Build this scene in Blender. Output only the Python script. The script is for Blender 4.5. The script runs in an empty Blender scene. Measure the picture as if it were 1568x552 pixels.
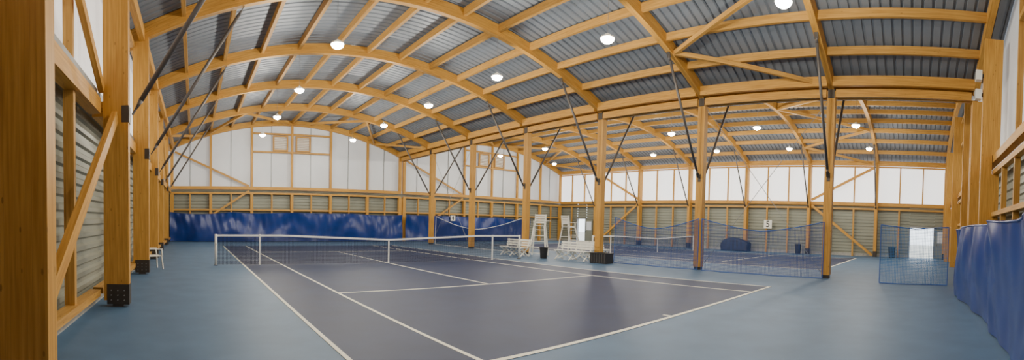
import bpy, bmesh, math, random
from mathutils import Vector, Matrix
random.seed(4)
scene = bpy.context.scene
COL = scene.collection

# ------------------------------------------------------------------ materials
def new_mat(name):
    m = bpy.data.materials.new(name); m.use_nodes = True
    nt = m.node_tree; b = nt.nodes['Principled BSDF']
    return m, nt, b
def simple(name, col, rough=.5, metal=0., var=.08, scale=6., bump=0., spec=.5):
    m, nt, b = new_mat(name)
    b.inputs['Roughness'].default_value = rough
    b.inputs['Metallic'].default_value = metal
    b.inputs['Specular IOR Level'].default_value = spec
    tc = nt.nodes.new('ShaderNodeTexCoord'); n = nt.nodes.new('ShaderNodeTexNoise')
    n.inputs['Scale'].default_value = scale; n.inputs['Detail'].default_value = 4
    nt.links.new(tc.outputs['Object'], n.inputs['Vector'])
    r = nt.nodes.new('ShaderNodeValToRGB')
    r.color_ramp.elements[0].position = .3; r.color_ramp.elements[1].position = .7
    r.color_ramp.elements[0].color = [c*(1-var) for c in col]+[1]
    r.color_ramp.elements[1].color = [min(1, c*(1+var)) for c in col]+[1]
    nt.links.new(n.outputs['Fac'], r.inputs['Fac']); nt.links.new(r.outputs['Color'], b.inputs['Base Color'])
    if bump:
        bp = nt.nodes.new('ShaderNodeBump'); bp.inputs['Strength'].default_value = bump
        nt.links.new(n.outputs['Fac'], bp.inputs['Height']); nt.links.new(bp.outputs['Normal'], b.inputs['Normal'])
    return m
def math_node(nt, op, a, b=None):
    n = nt.nodes.new('ShaderNodeMath'); n.operation = op
    for i, v in enumerate((a, b)):
        if v is None: continue
        if isinstance(v, (int, float)): n.inputs[i].default_value = v
        else: nt.links.new(v, n.inputs[i])
    return n.outputs[0]
def wood(name, c1, c2, lam=.045):
    m, nt, b = new_mat(name)
    b.inputs['Roughness'].default_value = .5
    b.inputs['Specular IOR Level'].default_value = .3
    uv = nt.nodes.new('ShaderNodeUVMap')
    mp = nt.nodes.new('ShaderNodeMapping'); mp.inputs['Scale'].default_value = (.8, 16, 1)
    nt.links.new(uv.outputs[0], mp.inputs[0])
    n = nt.nodes.new('ShaderNodeTexNoise'); n.inputs['Scale'].default_value = 1.6; n.inputs['Detail'].default_value = 5
    nt.links.new(mp.outputs[0], n.inputs['Vector'])
    r = nt.nodes.new('ShaderNodeValToRGB')
    r.color_ramp.elements[0].position = .3; r.color_ramp.elements[1].position = .7
    r.color_ramp.elements[0].color = (*c1, 1); r.color_ramp.elements[1].color = (*c2, 1)
    nt.links.new(n.outputs['Fac'], r.inputs['Fac'])
    sep = nt.nodes.new('ShaderNodeSeparateXYZ'); nt.links.new(uv.outputs[0], sep.inputs[0])
    fr = math_node(nt, 'FRACT', math_node(nt, 'DIVIDE', sep.outputs[1], lam))
    line = math_node(nt, 'LESS_THAN', fr, .07)
    mp2 = nt.nodes.new('ShaderNodeMapping'); mp2.inputs['Scale'].default_value = (3, 9, 1)
    nt.links.new(uv.outputs[0], mp2.inputs[0])
    vo = nt.nodes.new('ShaderNodeTexVoronoi'); vo.inputs['Scale'].default_value = 1
    nt.links.new(mp2.outputs[0], vo.inputs['Vector'])
    knot = math_node(nt, 'LESS_THAN', vo.outputs['Distance'], .09)
    f = math_node(nt, 'ADD', math_node(nt, 'MULTIPLY', line, .25), math_node(nt, 'MULTIPLY', knot, .55))
    mx = nt.nodes.new('ShaderNodeMixRGB'); mx.blend_type = 'MIX'
    nt.links.new(f, mx.inputs[0]); nt.links.new(r.outputs[0], mx.inputs[1])
    mx.inputs[2].default_value = (c1[0]*.35, c1[1]*.3, c1[2]*.3, 1)
    nt.links.new(mx.outputs[0], b.inputs['Base Color'])
    return m
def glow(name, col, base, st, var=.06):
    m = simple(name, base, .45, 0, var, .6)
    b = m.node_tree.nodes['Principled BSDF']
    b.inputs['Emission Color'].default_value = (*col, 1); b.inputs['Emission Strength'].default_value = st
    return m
def netmat(name, col, cell, thick):
    m, nt, b = new_mat(name)
    b.inputs['Base Color'].default_value = (*col, 1); b.inputs['Roughness'].default_value = .6
    uv = nt.nodes.new('ShaderNodeUVMap'); sep = nt.nodes.new('ShaderNodeSeparateXYZ'); nt.links.new(uv.outputs[0], sep.inputs[0])
    a = math_node(nt, 'LESS_THAN', math_node(nt, 'FRACT', math_node(nt, 'DIVIDE', sep.outputs[0], cell)), thick)
    c = math_node(nt, 'LESS_THAN', math_node(nt, 'FRACT', math_node(nt, 'DIVIDE', sep.outputs[1], cell)), thick)
    f = math_node(nt, 'MAXIMUM', a, c)
    tr = nt.nodes.new('ShaderNodeBsdfTransparent'); mix = nt.nodes.new('ShaderNodeMixShader')
    out = nt.nodes['Material Output']
    nt.links.new(f, mix.inputs[0]); nt.links.new(tr.outputs[0], mix.inputs[1]); nt.links.new(b.outputs[0], mix.inputs[2])
    nt.links.new(mix.outputs[0], out.inputs['Surface'])
    return m

WOOD = wood('glulam_wood', (.47, .225, .04), (.69, .375, .08))
WOOD2 = wood('stud_wood', (.43, .215, .045), (.62, .35, .09), .2)
STEEL = simple('dark_steel', (.11, .10, .095), .5, .3)
STEELP = simple('steel_plate', (.075, .065, .055), .5, .6)
GREY = simple('grey_metal', (.28, .29, .29), .45, .3)
DECK = simple('roof_deck_metal', (.215, .245, .285), .5, .15, .08, .8)
CLAD = simple('cladding_metal', (.285, .30, .25), .5, .15, .06, .7)
CONC = simple('concrete', (.36, .355, .33), .85, 0, .15, 9, .2)
PANW = glow('panel_side_glow', (1, .99, .97), (.74, .74, .73), .65)  # emission stands in for daylight behind the left wall's translucent panels
PANF = glow('panel_end_glow', (.95, .98, 1), (.60, .62, .64), .18)  # end walls' backlight painted in: weak emission, greyer base
PANR = glow('panel_daylight_glow', (.97, .99, 1), (.85, .86, .87), 1.4)  # right wall's stronger daylight painted in: higher emission, paler base
FLOOR = simple('floor_acrylic', (.090, .168, .285), .5, 0, .10, 1.6, 0, .25)
COURT = simple('court_acrylic', (.013, .029, .088), .5, 0, .12, 1.3, 0, .25)
LINE = simple('line_paint', (.88, .86, .72), .6, 0, .04)
VINYL = simple('blue_vinyl', (.008, .032, .19), .3, 0, .12, 2.)
WHITE = simple('white_plastic', (.86, .85, .78), .4, 0, .04)
BLACK = simple('black_plastic', (.02, .02, .022), .45)
NAVY = simple('navy_tarp', (.012, .016, .045), .5, 0, .3, 3, .3)
NETD = netmat('net_dark', (.010, .016, .045), .045, .22)
NETB = netmat('net_blue', (.012, .06, .24), .05, .2)
NETC = netmat('net_cyan', (.02, .16, .42), .05, .2)
BAND = simple('net_band', (.9, .9, .88), .6)
BLUEROPE = simple('blue_rope', (.02, .10, .40), .5)
LOUV = simple('louver_blind', (.60, .50, .42), .5)
GROUND = simple('outdoor_ground', (.5, .48, .42), .9, 0, .2, 1)
BULB, nt_, b_ = new_mat('lamp_diffuser')
b_.inputs['Emission Color'].default_value = (1, .92, .72, 1); b_.inputs['Emission Strength'].default_value = 140

# ------------------------------------------------------------------ mesh builder
class MB:
    def __init__(s): s.v = []; s.f = []; s.uv = []; s.mi = []; s.mats = []; s.sm = []
    def m(s, mat):
        if mat not in s.mats: s.mats.append(mat)
        return s.mats.index(mat)
    def face(s, ids, uvs, mi, sm=False): s.f.append(ids); s.uv.append(uvs); s.mi.append(mi); s.sm.append(sm)
    def beam(s, p0, p1, w, h, mat, up=(0, 0, 1)):
        p0, p1 = Vector(p0), Vector(p1); d = p1-p0; L = d.length; d.normalize()
        up = Vector(up)
        if abs(d.dot(up)) > .99: up = Vector((0, 1, 0))
        sd = d.cross(up).normalized(); u = sd.cross(d)
        k = len(s.v); mi = s.m(mat)
        for p in (p0, p1):
            for a, b in ((-1, -1), (1, -1), (1, 1), (-1, 1)): s.v.append(p+sd*a*w/2+u*b*h/2)
        o = random.random()*20; q = random.random()*3
        for j in range(4):
            j2 = (j+1) % 4; wd = w if j % 2 == 0 else h
            s.face((k+j, k+j2, k+4+j2, k+4+j), ((o, q), (o, q+wd), (o+L, q+wd), (o+L, q)), mi)
        s.face((k+3, k+2, k+1, k), ((o, q), (o+.1, q), (o+.1, q+h), (o, q+h)), mi)
        s.face((k+4, k+5, k+6, k+7), ((o, q), (o+.1, q), (o+.1, q+h), (o, q+h)), mi)
    def box(s, x0, x1, y0, y1, z0, z1, mat):
        dx, dy, dz = x1-x0, y1-y0, z1-z0; cx, cy, cz = (x0+x1)/2, (y0+y1)/2, (z0+z1)/2
        if dz >= dx and dz >= dy: s.beam((cx, cy, z0), (cx, cy, z1), dx, dy, mat, (0, 1, 0))
        elif dx >= dy: s.beam((x0, cy, cz), (x1, cy, cz), dy, dz, mat)
        else: s.beam((cx, y0, cz), (cx, y1, cz), dx, dz, mat)
    def tube(s, p0, p1, r0, mat, r1=None, n=10, cap=True):
        p0, p1 = Vector(p0), Vector(p1); r1 = r0 if r1 is None else r1
        d = (p1-p0); L = d.length; d.normalize()
        a = d.orthogonal().normalized(); b = d.cross(a); k = len(s.v); mi = s.m(mat)
        for p, r in ((p0, r0), (p1, r1)):
            for i in range(n):
                t = 2*math.pi*i/n; s.v.append(p+(a*math.cos(t)+b*math.sin(t))*r)
        for i in range(n):
            j = (i+1) % n
            s.face((k+i, k+j, k+n+j, k+n+i), ((0, i/n), (0, (i+1)/n), (L, (i+1)/n), (L, i/n)), mi, True)
        if cap:
            s.face(tuple(k+i for i in reversed(range(n))), tuple((0, 0) for _ in range(n)), mi)
            s.face(tuple(k+n+i for i in range(n)), tuple((0, 0) for _ in range(n)), mi)
    def grid(s, pts, mat, uvs=None, sm=False):
        R = len(pts); C = len(pts[0]); k = len(s.v); mi = s.m(mat)
        for r in pts:
            for p in r: s.v.append(Vector(p))
        for i in range(R-1):
            for j in range(C-1):
                ids = (k+i*C+j, k+i*C+j+1, k+(i+1)*C+j+1, k+(i+1)*C+j)
                if uvs: u = (uvs[i][j], uvs[i][j+1], uvs[i+1][j+1], uvs[i+1][j])
                else: u = ((0, 0), (1, 0), (1, 1), (0, 1))
                s.face(ids, u, mi, sm)
    def sweep(s, pts, w, h, mat):   # arch in XZ plane at given Y
        k = len(s.v); mi = s.m(mat); n = len(pts); L = [0]
        for i in range(1, n): L.append(L[-1]+(Vector(pts[i])-Vector(pts[i-1])).length)
        for i in range(n):
            a = Vector(pts[max(0, i-1)]); b = Vector(pts[min(n-1, i+1)]); t = (b-a).normalized()
            nn = Vector((-t.z, 0, t.x)); y = Vector((0, 1, 0)); p = Vector(pts[i])
            for c, e in ((-1, -1), (1, -1), (1, 1), (-1, 1)): s.v.append(p+y*c*w/2+nn*e*h/2)
        o = random.random()*10
        for i in range(n-1):
            for j in range(4):
                j2 = (j+1) % 4; wd = w if j % 2 == 0 else h
                s.face((k+4*i+j, k+4*i+4+j, k+4*i+4+j2, k+4*i+j2), ((o+L[i], 0), (o+L[i+1], 0), (o+L[i+1], wd), (o+L[i], wd)), mi)
        s.face((k, k+1, k+2, k+3), ((0, 0),)*4, mi); e = k+4*(n-1)
        s.face((e+3, e+2, e+1, e), ((0, 0),)*4, mi)
    def obj(s, name, parent=None, loc=None, rotz=0, bevel=0):
        me = bpy.data.meshes.new(name); me.from_pydata([tuple(v) for v in s.v], [], s.f)
        for m in s.mats: me.materials.append(m)
        ul = me.uv_layers.new(name='UVMap')
        for p, uv, mi, sm in zip(me.polygons, s.uv, s.mi, s.sm):
            p.material_index = mi; p.use_smooth = sm
            for li, c in zip(p.loop_indices, uv): ul.data[li].uv = c
        me.update(); o = bpy.data.objects.new(name, me); COL.objects.link(o)
        if loc: o.location = loc
        o.rotation_euler[2] = rotz
        if parent: o.parent = parent
        if bevel:
            bv = o.modifiers.new('Bevel', 'BEVEL'); bv.width = bevel; bv.segments = 2; bv.limit_method = 'ANGLE'
        return o
def empty(name, loc=(0, 0, 0), rotz=0):
    e = bpy.data.objects.new(name, None); e.empty_display_size = .2; e.location = loc; e.rotation_euler[2] = rotz
    COL.objects.link(e); return e

# ------------------------------------------------------------------ layout
FY = [-1.79, 3.30, 8.39, 13.48, 18.57, 23.66, 28.75, 33.75]
C1, C2, S = 7.2, 25.2, 9.0
XL, XV, XR = -1.8, 16.2, 34.2
YN, YF = -2.4, 34.0
def zc(x, c=None):
    if c is None: c = C1 if x < XV else C2
    return 6.85+1.9*(1-((x-c)/S)**2)
def face_l(y): return max(-1.6, -1.05-.026*(y-3.3))

# floor + ground
mb = MB(); mb.box(-2.15, 34.6, YN-.1, YF+.1, -.2, 0, FLOOR); mb.obj('floor')
mb = MB(); mb.box(34.9, 90, -40, 80, -.25, -.05, GROUND); mb.obj('ground_outside')

# tennis courts
def court(xc, yc):
    mb = MB(); z0 = .0; z1 = .004; z2 = .007
    mb.box(xc-5.485, xc+5.485, yc-11.885, yc+11.885, z0, z1, COURT)
    lw = .065
    def ln(x0, x1, y0, y1): mb.box(x0, x1, y0, y1, z1, z2, LINE)
    for sx in (-1, 1):
        for hw in (5.485, 4.115):
            a = xc+sx*hw; ln(min(a, a-sx*lw), max(a, a-sx*lw), yc-11.885, yc+11.885)
    for sy in (-1, 1):
        b = yc+sy*11.885; t = sy*.09
        ln(xc-5.485, xc+5.485, min(b, b-t), max(b, b-t))
        b = yc+sy*6.4; ln(xc-4.115, xc+4.115, b-lw/2, b+lw/2)
        b = yc+sy*11.885; ln(xc-.03, xc+.03, min(b-sy*.09, b-sy*.25), max(b-sy*.09, b-sy*.25))
    ln(xc-.03, xc+.03, yc-6.4, yc+6.4)
    mb.obj('tennis_court')
NY = 16.05
court(C1, NY); court(C2, NY)

def tennis_net(xc, yc):
    e = empty('tennis_net', (xc, yc, 0))
    N = 40; W = 6.4
    def zt(x): 
        t = abs(x)/4.115
        return .914+.156*min(1, t) if t <= 1 else 1.07
    mb = MB(); pts = []; uvs = []
    for r in range(2):
        pts.append([(-W+2*W*i/N, 0, .03 if r == 0 else zt(-W+2*W*i/N)) for i in range(N+1)])
        uvs.append([(2*W*i/N, .03 if r == 0 else zt(-W+2*W*i/N)) for i in range(N+1)])
    mb.grid(pts, NETD, uvs); mb.obj('mesh', e)
    mb = MB()
    for i in range(N):
        x0 = -W+2*W*i/N; x1 = x0+2*W/N
        mb.beam((x0, 0, zt(x0)-.025), (x1, 0, zt(x1)-.025), .02, .065, BAND)
    mb.box(-.025, .025, -.015, .015, .01, .914, BAND)
    for sx in (-1, 1): mb.box(sx*4.9-.025, sx*4.9+.025, -.03, .03, .01, 1.09, BAND)
    mb.obj('headband_strap_and_sticks', e)
    mb = MB()
    for sx in (-1, 1):
        mb.tube((sx*(W+.04), 0, 0), (sx*(W+.04), 0, 1.09), .045, WHITE, n=14)
        mb.box(sx*(W+.04)-.07, sx*(W+.04)+.07, -.07, .07, 0, .02, STEEL)
        mb.tube((sx*(W+.04), -.06, .75), (sx*(W+.04), -.16, .75), .015, STEEL)
    mb.obj('posts', e)
tennis_net(C1, NY); tennis_net(C2, NY)

# ------------------------------------------------------------------ roof
for c, x0, x1, nm in ((C1, XL-.3, XV, 'ceiling_vault_left'), (C2, XV, XR+.3, 'ceiling_vault_right')):
    mb = MB(); prof = []; y = YN-.1
    while y < YF+.1:
        prof += [(y, 0), (y+.20, 0), (y+.22, .055), (y+.28, .055)]; y += .30
    xs = [x0+(x1-x0)*i/24 for i in range(25)]
    mb.grid([[(x, py, zc(x, c)+.25+pz) for x in xs] for py, pz in prof], DECK)
    mb.obj(nm)
BH = .40
for y in FY:
    for c, a, b in ((C1, XL, XV), (C2, XV, XR)):
        mb = MB(); n = 28
        mb.sweep([(a+(b-a)*i/n, y, zc(a+(b-a)*i/n, c)) for i in range(n+1)], .2, BH, WOOD)
        mb.obj('roof_arch')
for c in (C1, C2):
    mb = MB()
    for k in range(-5, 6):
        x = c+1.5*k
        for a, b in zip(FY[:-1], FY[1:]):
            mb.beam((x, a+.1, zc(x, c)+.08), (x, b-.1, zc(x, c)+.08), .12, .26, WOOD2)
    mb.obj('roof_purlins')
for x, nm in ((15.78, 'valley_beam'), (16.62, 'valley_beam'), (XL+.3, 'eave_beam'), (XR-.3, 'eave_beam')):
    mb = MB(); 
    for a, b in zip(FY[:-1], FY[1:]):
        mb.box(x-.08, x+.08, a+.1, b-.1, 6.72, 7.06, WOOD)
        if nm == 'valley_beam':
            x2 = x+(.3 if x < XV else -.3)
            mb.box(x2-.06, x2+.06, a+.17, b-.17, 6.42, 6.70, WOOD)
    mb.obj(nm)
# roof wind bracing
for (ya, yb) in ((3.3, 8.39), (28.75, 33.75)):
    for c in (C1, C2):
        mb = MB()
        nodes = [(8.8, ya), (6.5, yb), (4.0, ya), (0, yb), (-4.0, ya), (-6.5, yb), (-8.8, ya)]
        for (a, y0), (b, y1) in zip(nodes[:-1], nodes[1:]):
            s0 = .12 if y0 < y1 else -.12
            mb.beam((c+a, y0+s0, zc(c+a, c)-.13), (c+b, y1-s0, zc(c+b, c)-.13), .12, .15, WOOD2)
        mb.obj('roof_bracing')

# ------------------------------------------------------------------ columns
for y in FY[1:-1]:
    mb = MB()
    mb.box(XV-.14, XV+.14, y-.15, y+.15, .12, 6.66, WOOD)
    mb.box(XV-.12, XV+.12, y-.13, y+.13, 0, .14, STEELP)
    mb.box(XV-.15, XV+.15, y-.06, y+.06, 3.45, 3.75, STEELP)
    mb.box(XV-.16, XV+.16, y-.12, y+.12, 6.4, 6.75, STEELP)
    mb.obj('wooden_column')
for y in FY[:-1]:
    f = face_l(y)
    mb = MB()
    mb.box(f-.46, f, y-.11, y+.11, .12, 6.9, WOOD)
    mb.box(f-.40, f+.012, y-.125, y+.125, .05, .42, STEELP)
    mb.box(f-.30, f-.1, y-.09, y+.09, 0, .1, STEEL)
    mb.box(f-.12, f+.012, y-.12, y+.12, 3.35, 3.65, STEELP)
    for zz in (.13, .22, .31):
        for xx in (-.08, -.2, -.32): mb.tube((f+xx, y-.125, zz), (f+xx, y-.14, zz), .012, GREY, n=6)
    mb.obj('wooden_column')
    mb = MB(); g = 33.75
    mb.box(g, g+.46, y-.11, y+.11, .12, 6.9, WOOD)
    mb.box(g-.012, g+.4, y-.125, y+.125, 0, .42, STEELP)
    mb.obj('wooden_column')
# steel struts
def strut(p0, p1):
    p0, p1 = Vector(p0), Vector(p1); d = (p1-p0).normalized(); L = (p1-p0).length
    mb = MB(); r = .048
    mb.tube(p0+d*.3, p1-d*.3, r, STEEL, n=12)
    mb.tube(p0+d*.12, p0+d*.3, .02, STEEL, r, n=12); mb.tube(p1-d*.3, p1-d*.12, r, STEEL, .02, n=12)
    mb.beam(p0, p0+d*.2, .015, .12, STEELP, (0, 1, 0)); mb.beam(p1-d*.2, p1, .015, .12, STEELP, (0, 1, 0))
    mb.obj('steel_strut')
for y in FY:
    if 0 < y < 33:
        for sx in (-1, 1):
            xt = XV+sx*2.75
            strut((XV+sx*.22, y, 3.6), (xt, y, zc(xt)-.22))
        strut((face_l(y)+.06, y, 3.5), (face_l(y)+2.75, y, zc(face_l(y)+2.75)-.22))
        strut((33.69, y, 3.5), (31.0, y, zc(31.0)-.22))
# thin tie cables between centre columns
mb = MB()
for (ya, yb) in ((3.3, 8.39), (23.66, 28.75)):
    mb.tube((XV-.03, ya+.18, .2), (XV-.03, yb-.18, 6.3), .011, GREY, n=6, cap=False)
    mb.tube((XV+.03, yb-.18, .2), (XV+.03, ya+.18, 6.3), .011, GREY, n=6, cap=False)
mb.obj('bracing_cables')

# ------------------------------------------------------------------ walls
def corr(mb, axis, c, sgn, a0, a1, z0, z1, mat=CLAD):
    prof = []; z = z0; P = .24
    while z < z1-.01:
        for dz, o in ((0, 0), (.09, 0), (.12, .055), (.20, .055)):
            if z+dz <= z1: prof.append((z+dz, o))
        z += P
    prof.append((z1, 0))
    if axis == 'x': mb.grid([[(c+sgn*o, a0, zz), (c+sgn*o, a1, zz)] for zz, o in prof], mat)
    else: mb.grid([[(a0, c+sgn*o, zz), (a1, c+sgn*o, zz)] for zz, o in prof], mat)
ZB = 3.8
# left wall
mb = MB()
XC = -2.08
corr(mb, 'x', XC, 1, YN, YF, .2, ZB)
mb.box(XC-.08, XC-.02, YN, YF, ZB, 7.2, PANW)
mb.box(XC-.1, XC+.22, YN, YF, 0, .2, CONC)
mb.obj('wall_left')
mb = MB()
def segs(): return list(zip(FY[:-1], FY[1:]))
for a, b in segs():
    x = -1.80
    mb.box(x-.1, x+.1, a+.12, b-.12, .2, .32, WOOD2)
    mb.box(x-.1, x+.12, a+.12, b-.12, ZB-.28, ZB, WOOD)
    mb.box(x-.16, x+.06, a+.12, b-.12, ZB+.002, ZB+.16, GREY)
    mb.box(x-.08, x+.08, a+.12, b-.12, 6.55, 6.70, WOOD2)
    for t in (1/3, 2/3):
        y = a+(b-a)*t
        mb.box(x-.12, x+.04, y-.06, y+.06, .32, ZB-.28, WOOD2); mb.box(x-.12, x+.03, y-.05, y+.05, ZB+.16, 6.55, WOOD2)
mb.obj('wall_framing')
mb = MB()
mb.beam((-1.50, 3.55, .1), (-1.42, 8.25, 3.45), .1, .2, WOOD)
mb.beam((-1.66, 8.25, 3.95), (-1.66, 3.5, 6.6), .1, .18, WOOD)
mb.beam((-1.68, 28.6, 3.95), (-1.68, 23.8, 6.6), .1, .18, WOOD)
mb.obj('wall_bracing')

# end walls
def endwall(yc, sg, nm):      # sg = direction to interior
    mb = MB()
    corr(mb, 'y', yc, sg, XC, XR+.3, .2, ZB)
    n = 60; pts = [[], []]
    for i in range(n+1):
        x = XC+(XR+.3-XC)*i/n
        pts[0].append((x, yc, ZB)); pts[1].append((x, yc, zc(x)+.24))
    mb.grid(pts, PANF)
    mb.box(XC, XR+.3, yc-.1, yc+.1, 0, .2, CONC)
    mb.obj(nm)
    mb = MB(); y0 = yc+sg*.30
    near = nm == 'wall_near'
    for c in (C1, C2):
        a, b = c-S+.1, c+S-.1
        mb.box(a, b, y0-.1, y0+.1, ZB, ZB+.22, WOOD); mb.box(a, b, y0-.08, y0+.08, ZB-.33, ZB-.2, WOOD)
        mb.box(a, b, y0-.1, y0+.1, 2.25, 2.37, WOOD2)
        for k in range(-6, 7):
            x = c+1.5*k
            x = min(max(x, a+.08), b-.08)
            if near and k in (-4, 0, 4, 6, -6):
                # deep glulam wind posts, proud of the rails
                mb.box(x-.10, x+.10, yc+.42, yc+.74, 0, zc(x, c)-.55, WOOD)
                mb.box(x-.10, x+.10, y0-.10, yc+.42, 0, ZB-.33, WOOD); mb.box(x-.10, x+.10, y0-.10, yc+.42, ZB+.22, zc(x, c)-.55, WOOD)
            elif near and k in (-2, 2):
                mb.box(x-.05, x+.05, y0-.09, y0+.05, .2, ZB-.33, WOOD2); mb.box(x-.05, x+.05, y0-.09, y0+.05, ZB+.22, zc(x, c)-.19, WOOD2)
            elif k % 2 == 0:
                w = .1 if abs(k) < 6 else .14
                mb.box(x-w, x+w, y0-.12, y0+.12, 0, ZB-.33, WOOD)
                mb.box(x-w*.8, x+w*.8, y0-.09, y0+.09, ZB+.22, zc(x, c)-.19, WOOD)
            else:
                mb.box(x-.05, x+.05, y0-.07, y0+.07, .2, ZB-.33, WOOD2)
                mb.box(x-.02, x+.02, yc+sg*.03-.02, yc+sg*.03+.02, ZB+.22, zc(x, c)-.15, GREY)
        mb.box(c-2.9, c+2.9, y0-.07, y0+.07, 6.52, 6.64, WOOD2)
        mb.box(c-2.9, c+2.9, y0-.07, y0+.07, 7.85, 7.97, WOOD2)
        mb.beam((c-S+.4, y0, 6.5), (c-S+5.8, y0, 4.05), .1, .14, WOOD2)
        mb.beam((c-S+.3, y0+sg*.1, .1), (c-S+5.8, y0+sg*.1, ZB-.1), .1, .14, WOOD2)
    mb.obj('wall_framing')
endwall(YF, -1, 'wall_far'); endwall(YN, 1, 'wall_near')
n = 0
for c in (C1, C2):
    for dx in (-.86, .86):
        n += 1; e = empty('window_%d' % n, (c+dx, YF-.2, 7.25)); mb = MB(); w = .52
        for a in (-w, w): mb.box(a-.05, a+.05, -.09, .09, -w-.05, w+.05, WOOD2)
        for a in (-w, w): mb.box(-w+.05, w-.05, -.09, .09, a-.05, a+.05, WOOD2)
        mb.obj('frame', e); mb = MB()
        mb.box(-w, w, .02, .04, -w, w, WHITE)
        for i in range(7): mb.beam((-w+.05, -.03, -w+.14+i*.13), (w-.05, -.03, -w+.14+i*.13), .06, .05, LOUV, (0, .5, 1))
        mb.obj('louvers', e)

# right wall with doorways
XW = 34.42
doors = [(-1.05, .8), (30.3, 31.5)]
mb = MB(); edges = [YN] + [v for d in doors for v in d] + [YF]; DH = 2.3
for i in range(0, len(edges), 2): 
    corr(mb, 'x', XW, -1, edges[i], edges[i+1], .2, ZB); mb.box(XW-.12, XW+.1, edges[i], edges[i+1], 0, .2, CONC)
for a, b in doors: corr(mb, 'x', XW, -1, a, b, DH, ZB)
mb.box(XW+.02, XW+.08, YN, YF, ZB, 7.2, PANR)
mb.obj('wall_right')
mb = MB(); x = 34.12
for a, b in segs():
    mb.box(x-.1, x+.1, a+.12, b-.12, ZB-.05, ZB+.2, WOOD)
    mb.box(x-.06, x+.06, a+.12, b-.12, ZB-.35, ZB-.22, WOOD2)
    mb.box(x-.08, x+.08, a+.12, b-.12, 6.6, 6.7, WOOD2)
    for t in (1/3, 2/3):
        y = a+(b-a)*t
        if not any(d[0]-.1 < y < d[1]+.1 for d in doors): mb.box(x-.06, x+.06, y-.06, y+.06, 0, ZB-.35, WOOD2)
        mb.box(x-.06, x+.06, y-.05, y+.05, ZB+.2, 6.6, WOOD2)
mb.obj('wall_framing')
mb = MB()
mb.beam((33.95, 8.2, ZB-.1), (33.95, 3.5, .1), .1, .18, WOOD); mb.beam((33.95, 8.2, 4.1), (33.95, 3.5, 6.6), .1, .18, WOOD)
mb.beam((33.95, 23.8, ZB-.1), (33.95, 28.5, .1), .1, .18, WOOD); mb.beam((33.95, 23.8, 4.1), (33.95, 28.5, 6.6), .1, .18, WOOD)
mb.obj('wall_bracing')
for i, (a, b) in enumerate(doors):
    e = empty('door_%d' % (i+1)); mb = MB()
    for yy in (a, b): mb.box(XW-.2, XW+.1, yy-.05, yy+.05, 0, DH+.05, GREY)
    mb.box(XW-.2, XW+.1, a+.05, b-.05, DH-.05, DH+.05, GREY); mb.obj('frame', e)
    mb = MB()   # open leaf swung against the wall
    y0, y1 = a-1.0, a-.08
    mb.box(XW-.28, XW-.24, y0, y1, .02, DH-.1, CLAD)
    mb.box(XW-.29, XW-.23, y0+.15, y1-.15, 1.15, 2.0, PANF); mb.box(XW-.34, XW-.29, y1-.12, y1-.08, .95, 1.1, STEEL)  # leaf pane reuses the end panels' painted glow
    mb.obj('leaf', e)

# ------------------------------------------------------------------ curtains
def curtain(name, p0, p1, ztop, sag, segl, seed, out, amp=1.):
    rnd = random.Random(seed)
    p0, p1 = Vector(p0), Vector(p1); L = (p1-p0).length; d = (p1-p0)/L; nrm = Vector(out)
    ph = [rnd.random()*6 for _ in range(8)]; N = int(L/.06); M = 28
    pts = []
    for j in range(M+1):
        v = j/M; row = []
        for i in range(N+1):
            s = L*i/N; t = (s % segl)/segl
            zt = ztop-sag*math.sin(math.pi*t)*(.6+.4*math.sin(s*.31+ph[0]))
            z = .03+(zt-.03)*v
            off = .06*math.sin(s*.9+ph[1]+1.3*math.sin(s*.37+ph[5]))
            off += .035*math.sin(s*2.3+ph[2]+1.6*v+math.sin(s*.8))
            sw = abs(2*t-1)
            off += .035*math.sin(9*v+7*(1-sw)+ph[3])*(.3+.7*v)*sw
            off += .026*math.sin(s*5.1+ph[4]-3*v+1.5*math.sin(s*1.1))*(.35+.65*math.sin(s*.7+ph[6])**2)
            off += .010*math.sin(s*12+ph[2]+6*v)*v
            off += .04*math.sin(v*4+s*.5+ph[7])
            p = p0+d*s+nrm*off*amp; row.append((p.x, p.y, z))
        pts.append(row)
    mb = MB(); mb.grid(pts, VINYL, None, True)
    for i in range(0, N, 4):
        a = Vector(pts[-1][i]); b = Vector(pts[-1][min(N, i+4)]); mb.tube(a, b, .02, VINYL, n=6, cap=False)
    mb.obj(name)
curtain('backdrop_curtain', (-1.75, 33.2, 0), (16.0, 33.2, 0), 2.12, .16, 4.5, 3, (0, -1, 0), 1.6)
curtain('backdrop_curtain', (16.4, 33.2, 0), (29.5, 33.2, 0), 2.12, .16, 4.5, 5, (0, -1, 0), 1.6)
curtain('backdrop_curtain', (1.5, -1.15, 0), (15.1, -1.15, 0), 1.90, .08, 3.0, 8, (0, 1, 0), 1.3)

# ------------------------------------------------------------------ divider nets
def dnet(name, p0, p1, ztf, mat, rope):
    p0, p1 = Vector(p0), Vector(p1); L = (p1-p0).length; N = 40; M = 10; pts = []; uvs = []
    s_ = (p1-p0).normalized(); nn = Vector((s_.y, -s_.x, 0))
    for j in range(M+1):
        v = j/M; r = []; u = []
        for i in range(N+1):
            t = i/N; z = .02+(ztf(t)-.02)*v; p = p0.lerp(p1, t)+nn*.05*math.sin(t*L*3+v*2)*(1-.6*v)
            r.append((p.x, p.y, z)); u.append((t*L, z))
        pts.append(r); uvs.append(u)
    mb = MB(); mb.grid(pts, mat, uvs)
    for row in (pts[0], pts[-1]):
        for a, b in zip(row[:-1], row[1:]): mb.tube(a, b, .016, rope, n=6, cap=False)
    for k in (0, -1):
        for a, b in zip(pts[:-1], pts[1:]): mb.tube(a[k], b[k], .016, rope, n=6, cap=False)
    mb.obj(name)
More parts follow.
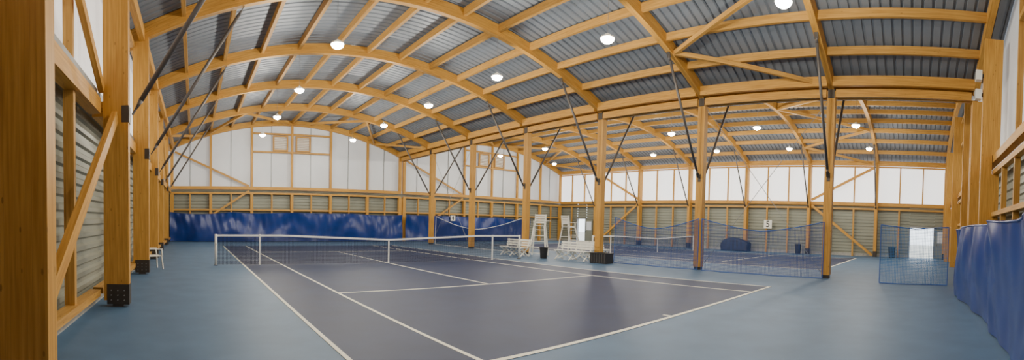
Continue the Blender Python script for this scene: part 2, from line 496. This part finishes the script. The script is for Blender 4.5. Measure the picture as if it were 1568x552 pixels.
dnet('divider_net', (15.95, 8.3, 0), (15.95, 12.4, 0), lambda t: 1.55+.45*(2*abs(t-.5))**1.5, NETB, BLUEROPE)
dnet('divider_net', (15.85, 3.35, 0), (15.85, 8.1, 0), lambda t: 1.6+.4*(2*abs(t-.5))**1.5, NETB, BLUEROPE)
dnet('divider_net', (15.3, -.95, 0), (15.3, 1.3, 0), lambda t: 1.85+.1*abs(2*t-1), NETC, BLUEROPE)
dnet('divider_net', (16.45, 18.8, 0), (16.45, 28.5, 0), lambda t: 1.2+.8*(2*abs(t-.5))**1.6, NETD, BAND)

# ------------------------------------------------------------------ lamps
for y in FY[1:-1]:
    for x in (4.25, 10.2, 22.25, 28.2):
        e = empty('hanging_lamp', (x, y, 0)); mb = MB(); z = 6.92
        prev = None; prof = [(.05, z+.12), (.09, z+.11), (.10, z+.06), (.20, z+.04), (.21, z+.0), (.19, z-.01)]
        for r, zz in prof:
            if prev: mb.tube((0, 0, prev[1]), (0, 0, zz), prev[0], WHITE, r, 20, False)
            prev = (r, zz)
        mb.tube((0, 0, z+.12), (0, 0, z+.16), .05, WHITE, .012, 12)
        mb.tube((0, 0, z+.15), (0, 0, zc(x)-.2), .006, GREY, n=6)
        mb.obj('housing_and_cable', e)
        mb = MB(); R0 = .195; prev = (R0, z)
        for q in range(1, 6):
            a = q*math.pi/10; cur = (max(.005, R0*math.cos(a)), z-.14*math.sin(a))
            mb.tube((0, 0, prev[1]), (0, 0, cur[1]), prev[0], BULB, cur[0], 16, False); prev = cur
        mb.obj('diffuser', e)
        ld = bpy.data.lights.new('bulb', 'POINT'); ld.energy = 350; ld.color = (1, .93, .80); ld.shadow_soft_size = .13
        lo = bpy.data.objects.new('bulb', ld); lo.location = (0, 0, z-.30); lo.parent = e; COL.objects.link(lo)

# ------------------------------------------------------------------ furniture
def umpire_chair(loc, rot):
    e = empty('umpire_chair', loc, rot); mb = MB(); H = 1.5
    for sx in (-1, 1):
        for sy, by in ((-1, -.75), (1, .45)):
            mb.beam((sx*.42, by, 0), (sx*.26, sy*.22, H), .06, .06, WHITE)
        mb.beam((sx*.26, -.24, H), (sx*.26, .24, H), .05, .05, WHITE)
        mb.beam((sx*.38, -.6, .45), (sx*.38, .38, .45), .04, .04, WHITE)
        mb.beam((sx*.32, -.42, .95), (sx*.32, .30, .95), .04, .04, WHITE)
        mb.beam((sx*.27, .22, H), (sx*.27, .30, H+.62), .05, .05, WHITE)
        mb.beam((sx*.27, -.24, H), (sx*.27, -.22, H+.24), .04, .04, WHITE)
        mb.beam((sx*.27, -.30, H+.25), (sx*.27, .27, H+.25), .07, .03, WHITE)
    for i in range(5):
        t = (i+.6)/5.2; xx = .42-.16*t; yy = -.75+.53*t
        mb.beam((-xx, yy, H*t), (xx, yy, H*t), .09, .03, WHITE)
    mb.beam((-.36, .38, .4), (.36, .38, .4), .035, .035, WHITE)
    mb.obj('ladder_frame', e); mb = MB()
    for i in range(5): mb.box(-.25, .25, -.23+i*.095, -.15+i*.095, H+.025, H+.05, WHITE)
    for i in range(4): mb.beam((-.26, .235+.01*i, H+.2+i*.12), (.26, .235+.01*i, H+.2+i*.12), .02, .09, WHITE)
    mb.box(.27, .55, -.3, -.02, H+.27, H+.29, WHITE)
    mb.obj('seat_and_back', e)
umpire_chair((15.95, 17.2, 0), math.radians(-50)); umpire_chair((18.6, 17.7, 0), math.radians(90))

def bench(loc, rot, L):
    e = empty('park_bench', loc, rot); mb = MB()
    for i in range(4): mb.box(-L/2, L/2, -.24+i*.115, -.15+i*.115, .42, .45, WHITE)
    for i in range(3): mb.beam((-L/2, .25+.03*i, .55+i*.12), (L/2, .25+.03*i, .55+i*.12), .025, .09, WHITE)
    mb.obj('slats', e, bevel=.006); mb = MB()
    for x in (-L/2+.12, 0, L/2-.12):
        mb.beam((x, -.26, 0), (x, .22, .42), .05, .05, WHITE); mb.beam((x, .28, 0), (x, -.22, .42), .05, .05, WHITE)
        mb.beam((x, .2, .40), (x, .34, .84), .04, .04, WHITE); mb.beam((x, -.25, .40), (x, .25, .40), .04, .04, WHITE)
    for x0, x1 in ((-L/2+.12, 0), (0, L/2-.12)):
        mb.beam((x0, -.03, .05), (x1, -.03, .38), .03, .04, WHITE); mb.beam((x1, .03, .05), (x0, .03, .38), .03, .04, WHITE)
    mb.obj('legs', e)
bench((14.75, 17.75, 0), math.radians(-90), 1.8); bench((15.4, 14.35, 0), math.radians(-90), 2.0)
bench((17.6, 15.0, 0), math.radians(90), 1.8)

def plastic_chair(loc, rot):
    e = empty('plastic_chair', loc, rot); mb = MB()
    for sx in (-1, 1):
        mb.beam((sx*.27, -.26, 0), (sx*.23, -.22, .43), .05, .04, WHITE); mb.beam((sx*.26, .28, 0), (sx*.22, .20, .43), .05, .04, WHITE)
        mb.beam((sx*.25, -.24, .42), (sx*.27, -.2, .64), .04, .04, WHITE); mb.beam((sx*.27, -.24, .65), (sx*.25, .26, .66), .055, .025, WHITE)
        mb.beam((sx*.22, .2, .43), (sx*.22, .32, .88), .05, .03, WHITE)
    mb.box(-.24, .24, -.24, .22, .41, .44, WHITE)
    for i in range(5): mb.beam((-.16+i*.08, .21, .44), (-.16+i*.08, .315, .85), .045, .015, WHITE, (0, 1, 0))
    mb.beam((-.24, .32, .87), (.24, .32, .87), .03, .07, WHITE)
    mb.obj('shell', e, bevel=.008)
plastic_chair((-1.34, 14.9, 0), math.radians(115))

def bin_(loc, r, h):
    mb = MB(); prof = [(r*.78, 0), (r, h), (r*1.08, h), (r*1.08, h+.03), (r*.95, h+.03), (r*.75, .03)]
    for a, b in zip(prof[:-1], prof[1:]): mb.tube((0, 0, a[1]), (0, 0, b[1]), a[0], BLACK, b[0], 20, False)
    mb.tube((0, 0, 0), (0, 0, .03), r*.77, BLACK, n=20); mb.obj('waste_bin', loc=loc)
bin_((14.9, 15.75, 0), .2, .5); bin_((33.4, 9.0, 0), .25, .7); bin_((33.4, 2.0, 0), .28, .75)

def crate(loc, rot):
    mb = MB(); w, d, h = .42, .28, .42
    mb.box(-w, w, -d, d, 0, .03, BLACK)
    for s in (-1, 1):
        mb.beam((s*w*.96, -d, h/2), (s*w*.96, d, h/2), .03, h, BLACK); mb.beam((-w, s*d*.96, h/2), (w, s*d*.96, h/2), .03, h, BLACK)
        mb.box(-w-.02, w+.02, s*d-.03, s*d+.03, h, h+.03, BLACK); mb.box(s*w-.03, s*w+.03, -d+.03, d-.03, h, h+.03, BLACK)
    for i in range(6): mb.box(-w+.1+i*.13, -w+.13+i*.13, -d-.02, -d, .04, h, STEEL)
    mb.obj('storage_crate', loc=loc, rotz=rot, bevel=.01)
crate((15.35, 12.6, 0), math.radians(-85))

# tarp-covered pile
bm = bmesh.new(); bmesh.ops.create_cube(bm, size=1); bmesh.ops.subdivide_edges(bm, edges=bm.edges[:], cuts=9, use_grid_fill=True)
for v in bm.verts:
    x, y, z = v.co; z += .5
    top = max(0, z-.7)/.3
    sx = .8*(1+.12*(1-z)); sy = 2.1*(1+.06*(1-z))
    zz = z*(.95+.10*math.sin(y*5+1)-.12*abs(y*2)**3*top-.1*abs(x*2)**3*top)
    v.co = (x*sx+.03*math.sin(y*18+z*4), y*sy+.03*math.sin(x*15+z*6), zz)
me = bpy.data.meshes.new('tarp'); bm.to_mesh(me); bm.free(); me.materials.append(NAVY)
for p in me.polygons: p.use_smooth = True
o = bpy.data.objects.new('tarp_covered_cart', me); o.location = (33.1, 13.9, 0); COL.objects.link(o)

# signs
def sign(loc, rz, txt, s=.65):
    e = empty('court_number_sign', loc, rz); mb = MB(); mb.box(-s/2, s/2, -.01, .01, -s/2, s/2, WHITE); mb.obj('board', e)
    cu = bpy.data.curves.new('digit', 'FONT'); cu.body = txt; cu.size = s*1.05; cu.align_x = 'CENTER'; cu.align_y = 'CENTER'; cu.extrude = .003; cu.offset = .01
    cu.materials.append(BLACK); t = bpy.data.objects.new('digit', cu); t.rotation_euler = (math.pi/2, 0, 0); t.location = (0, -.018, 0); t.parent = e; COL.objects.link(t)
sign((33.86, 11.6, 2.15), math.radians(-90), '5'); sign((20.6, 32.9, 1.95), 0, '4', .45)

# small loudspeaker boxes on the near end wall posts
for x, z in ((13.2, 6.3), (13.2, 5.75)):
    mb = MB(); mb.box(-.12, .12, -.02, .16, -.14, .14, WHITE); mb.box(-.09, .09, .16, .175, -.11, .11, GREY); mb.box(-.03, .03, -.07, -.02, -.05, .05, STEEL)
    mb.obj('wall_speaker', loc=(x, YN+.81, z), bevel=.012)

# ------------------------------------------------------------------ world
w = bpy.data.worlds.new('World'); scene.world = w; w.use_nodes = True
bg = w.node_tree.nodes['Background']; bg.inputs[0].default_value = (.85, .93, 1, 1); bg.inputs[1].default_value = 4.0

# ------------------------------------------------------------------ camera (cylindrical phone panorama)
cd = bpy.data.cameras.new('camera'); cam = bpy.data.objects.new('camera', cd); COL.objects.link(cam)
cd.type = 'PANO'
half = math.radians(1568/12.35/2)
vals = dict(central_cylindrical_range_u_min=-half, central_cylindrical_range_u_max=half,
            central_cylindrical_range_v_min=-190/707.6, central_cylindrical_range_v_max=362/707.6,
            central_cylindrical_radius=1.0)
if hasattr(cd, 'cycles'):
    cd.cycles.panorama_type = 'CENTRAL_CYLINDRICAL'
    for k, v in vals.items(): setattr(cd.cycles, k, v)
elif hasattr(cd, 'panorama_type'):
    cd.panorama_type = 'CENTRAL_CYLINDRICAL'
    for k, v in vals.items(): setattr(cd, k, v)
else:
    g = dict(vals); g['panorama_type'] = 6
    cd['cycles'] = g
cd.clip_start = .05; cd.clip_end = 500
R = Matrix.Rotation(math.radians(-39.43), 4, 'Z') @ Matrix.Rotation(math.radians(90-1.54), 4, 'X') @ Matrix.Rotation(math.radians(1.38), 4, 'Z')
cam.matrix_world = Matrix.Translation((0, 0, 1.6)) @ R
scene.camera = cam
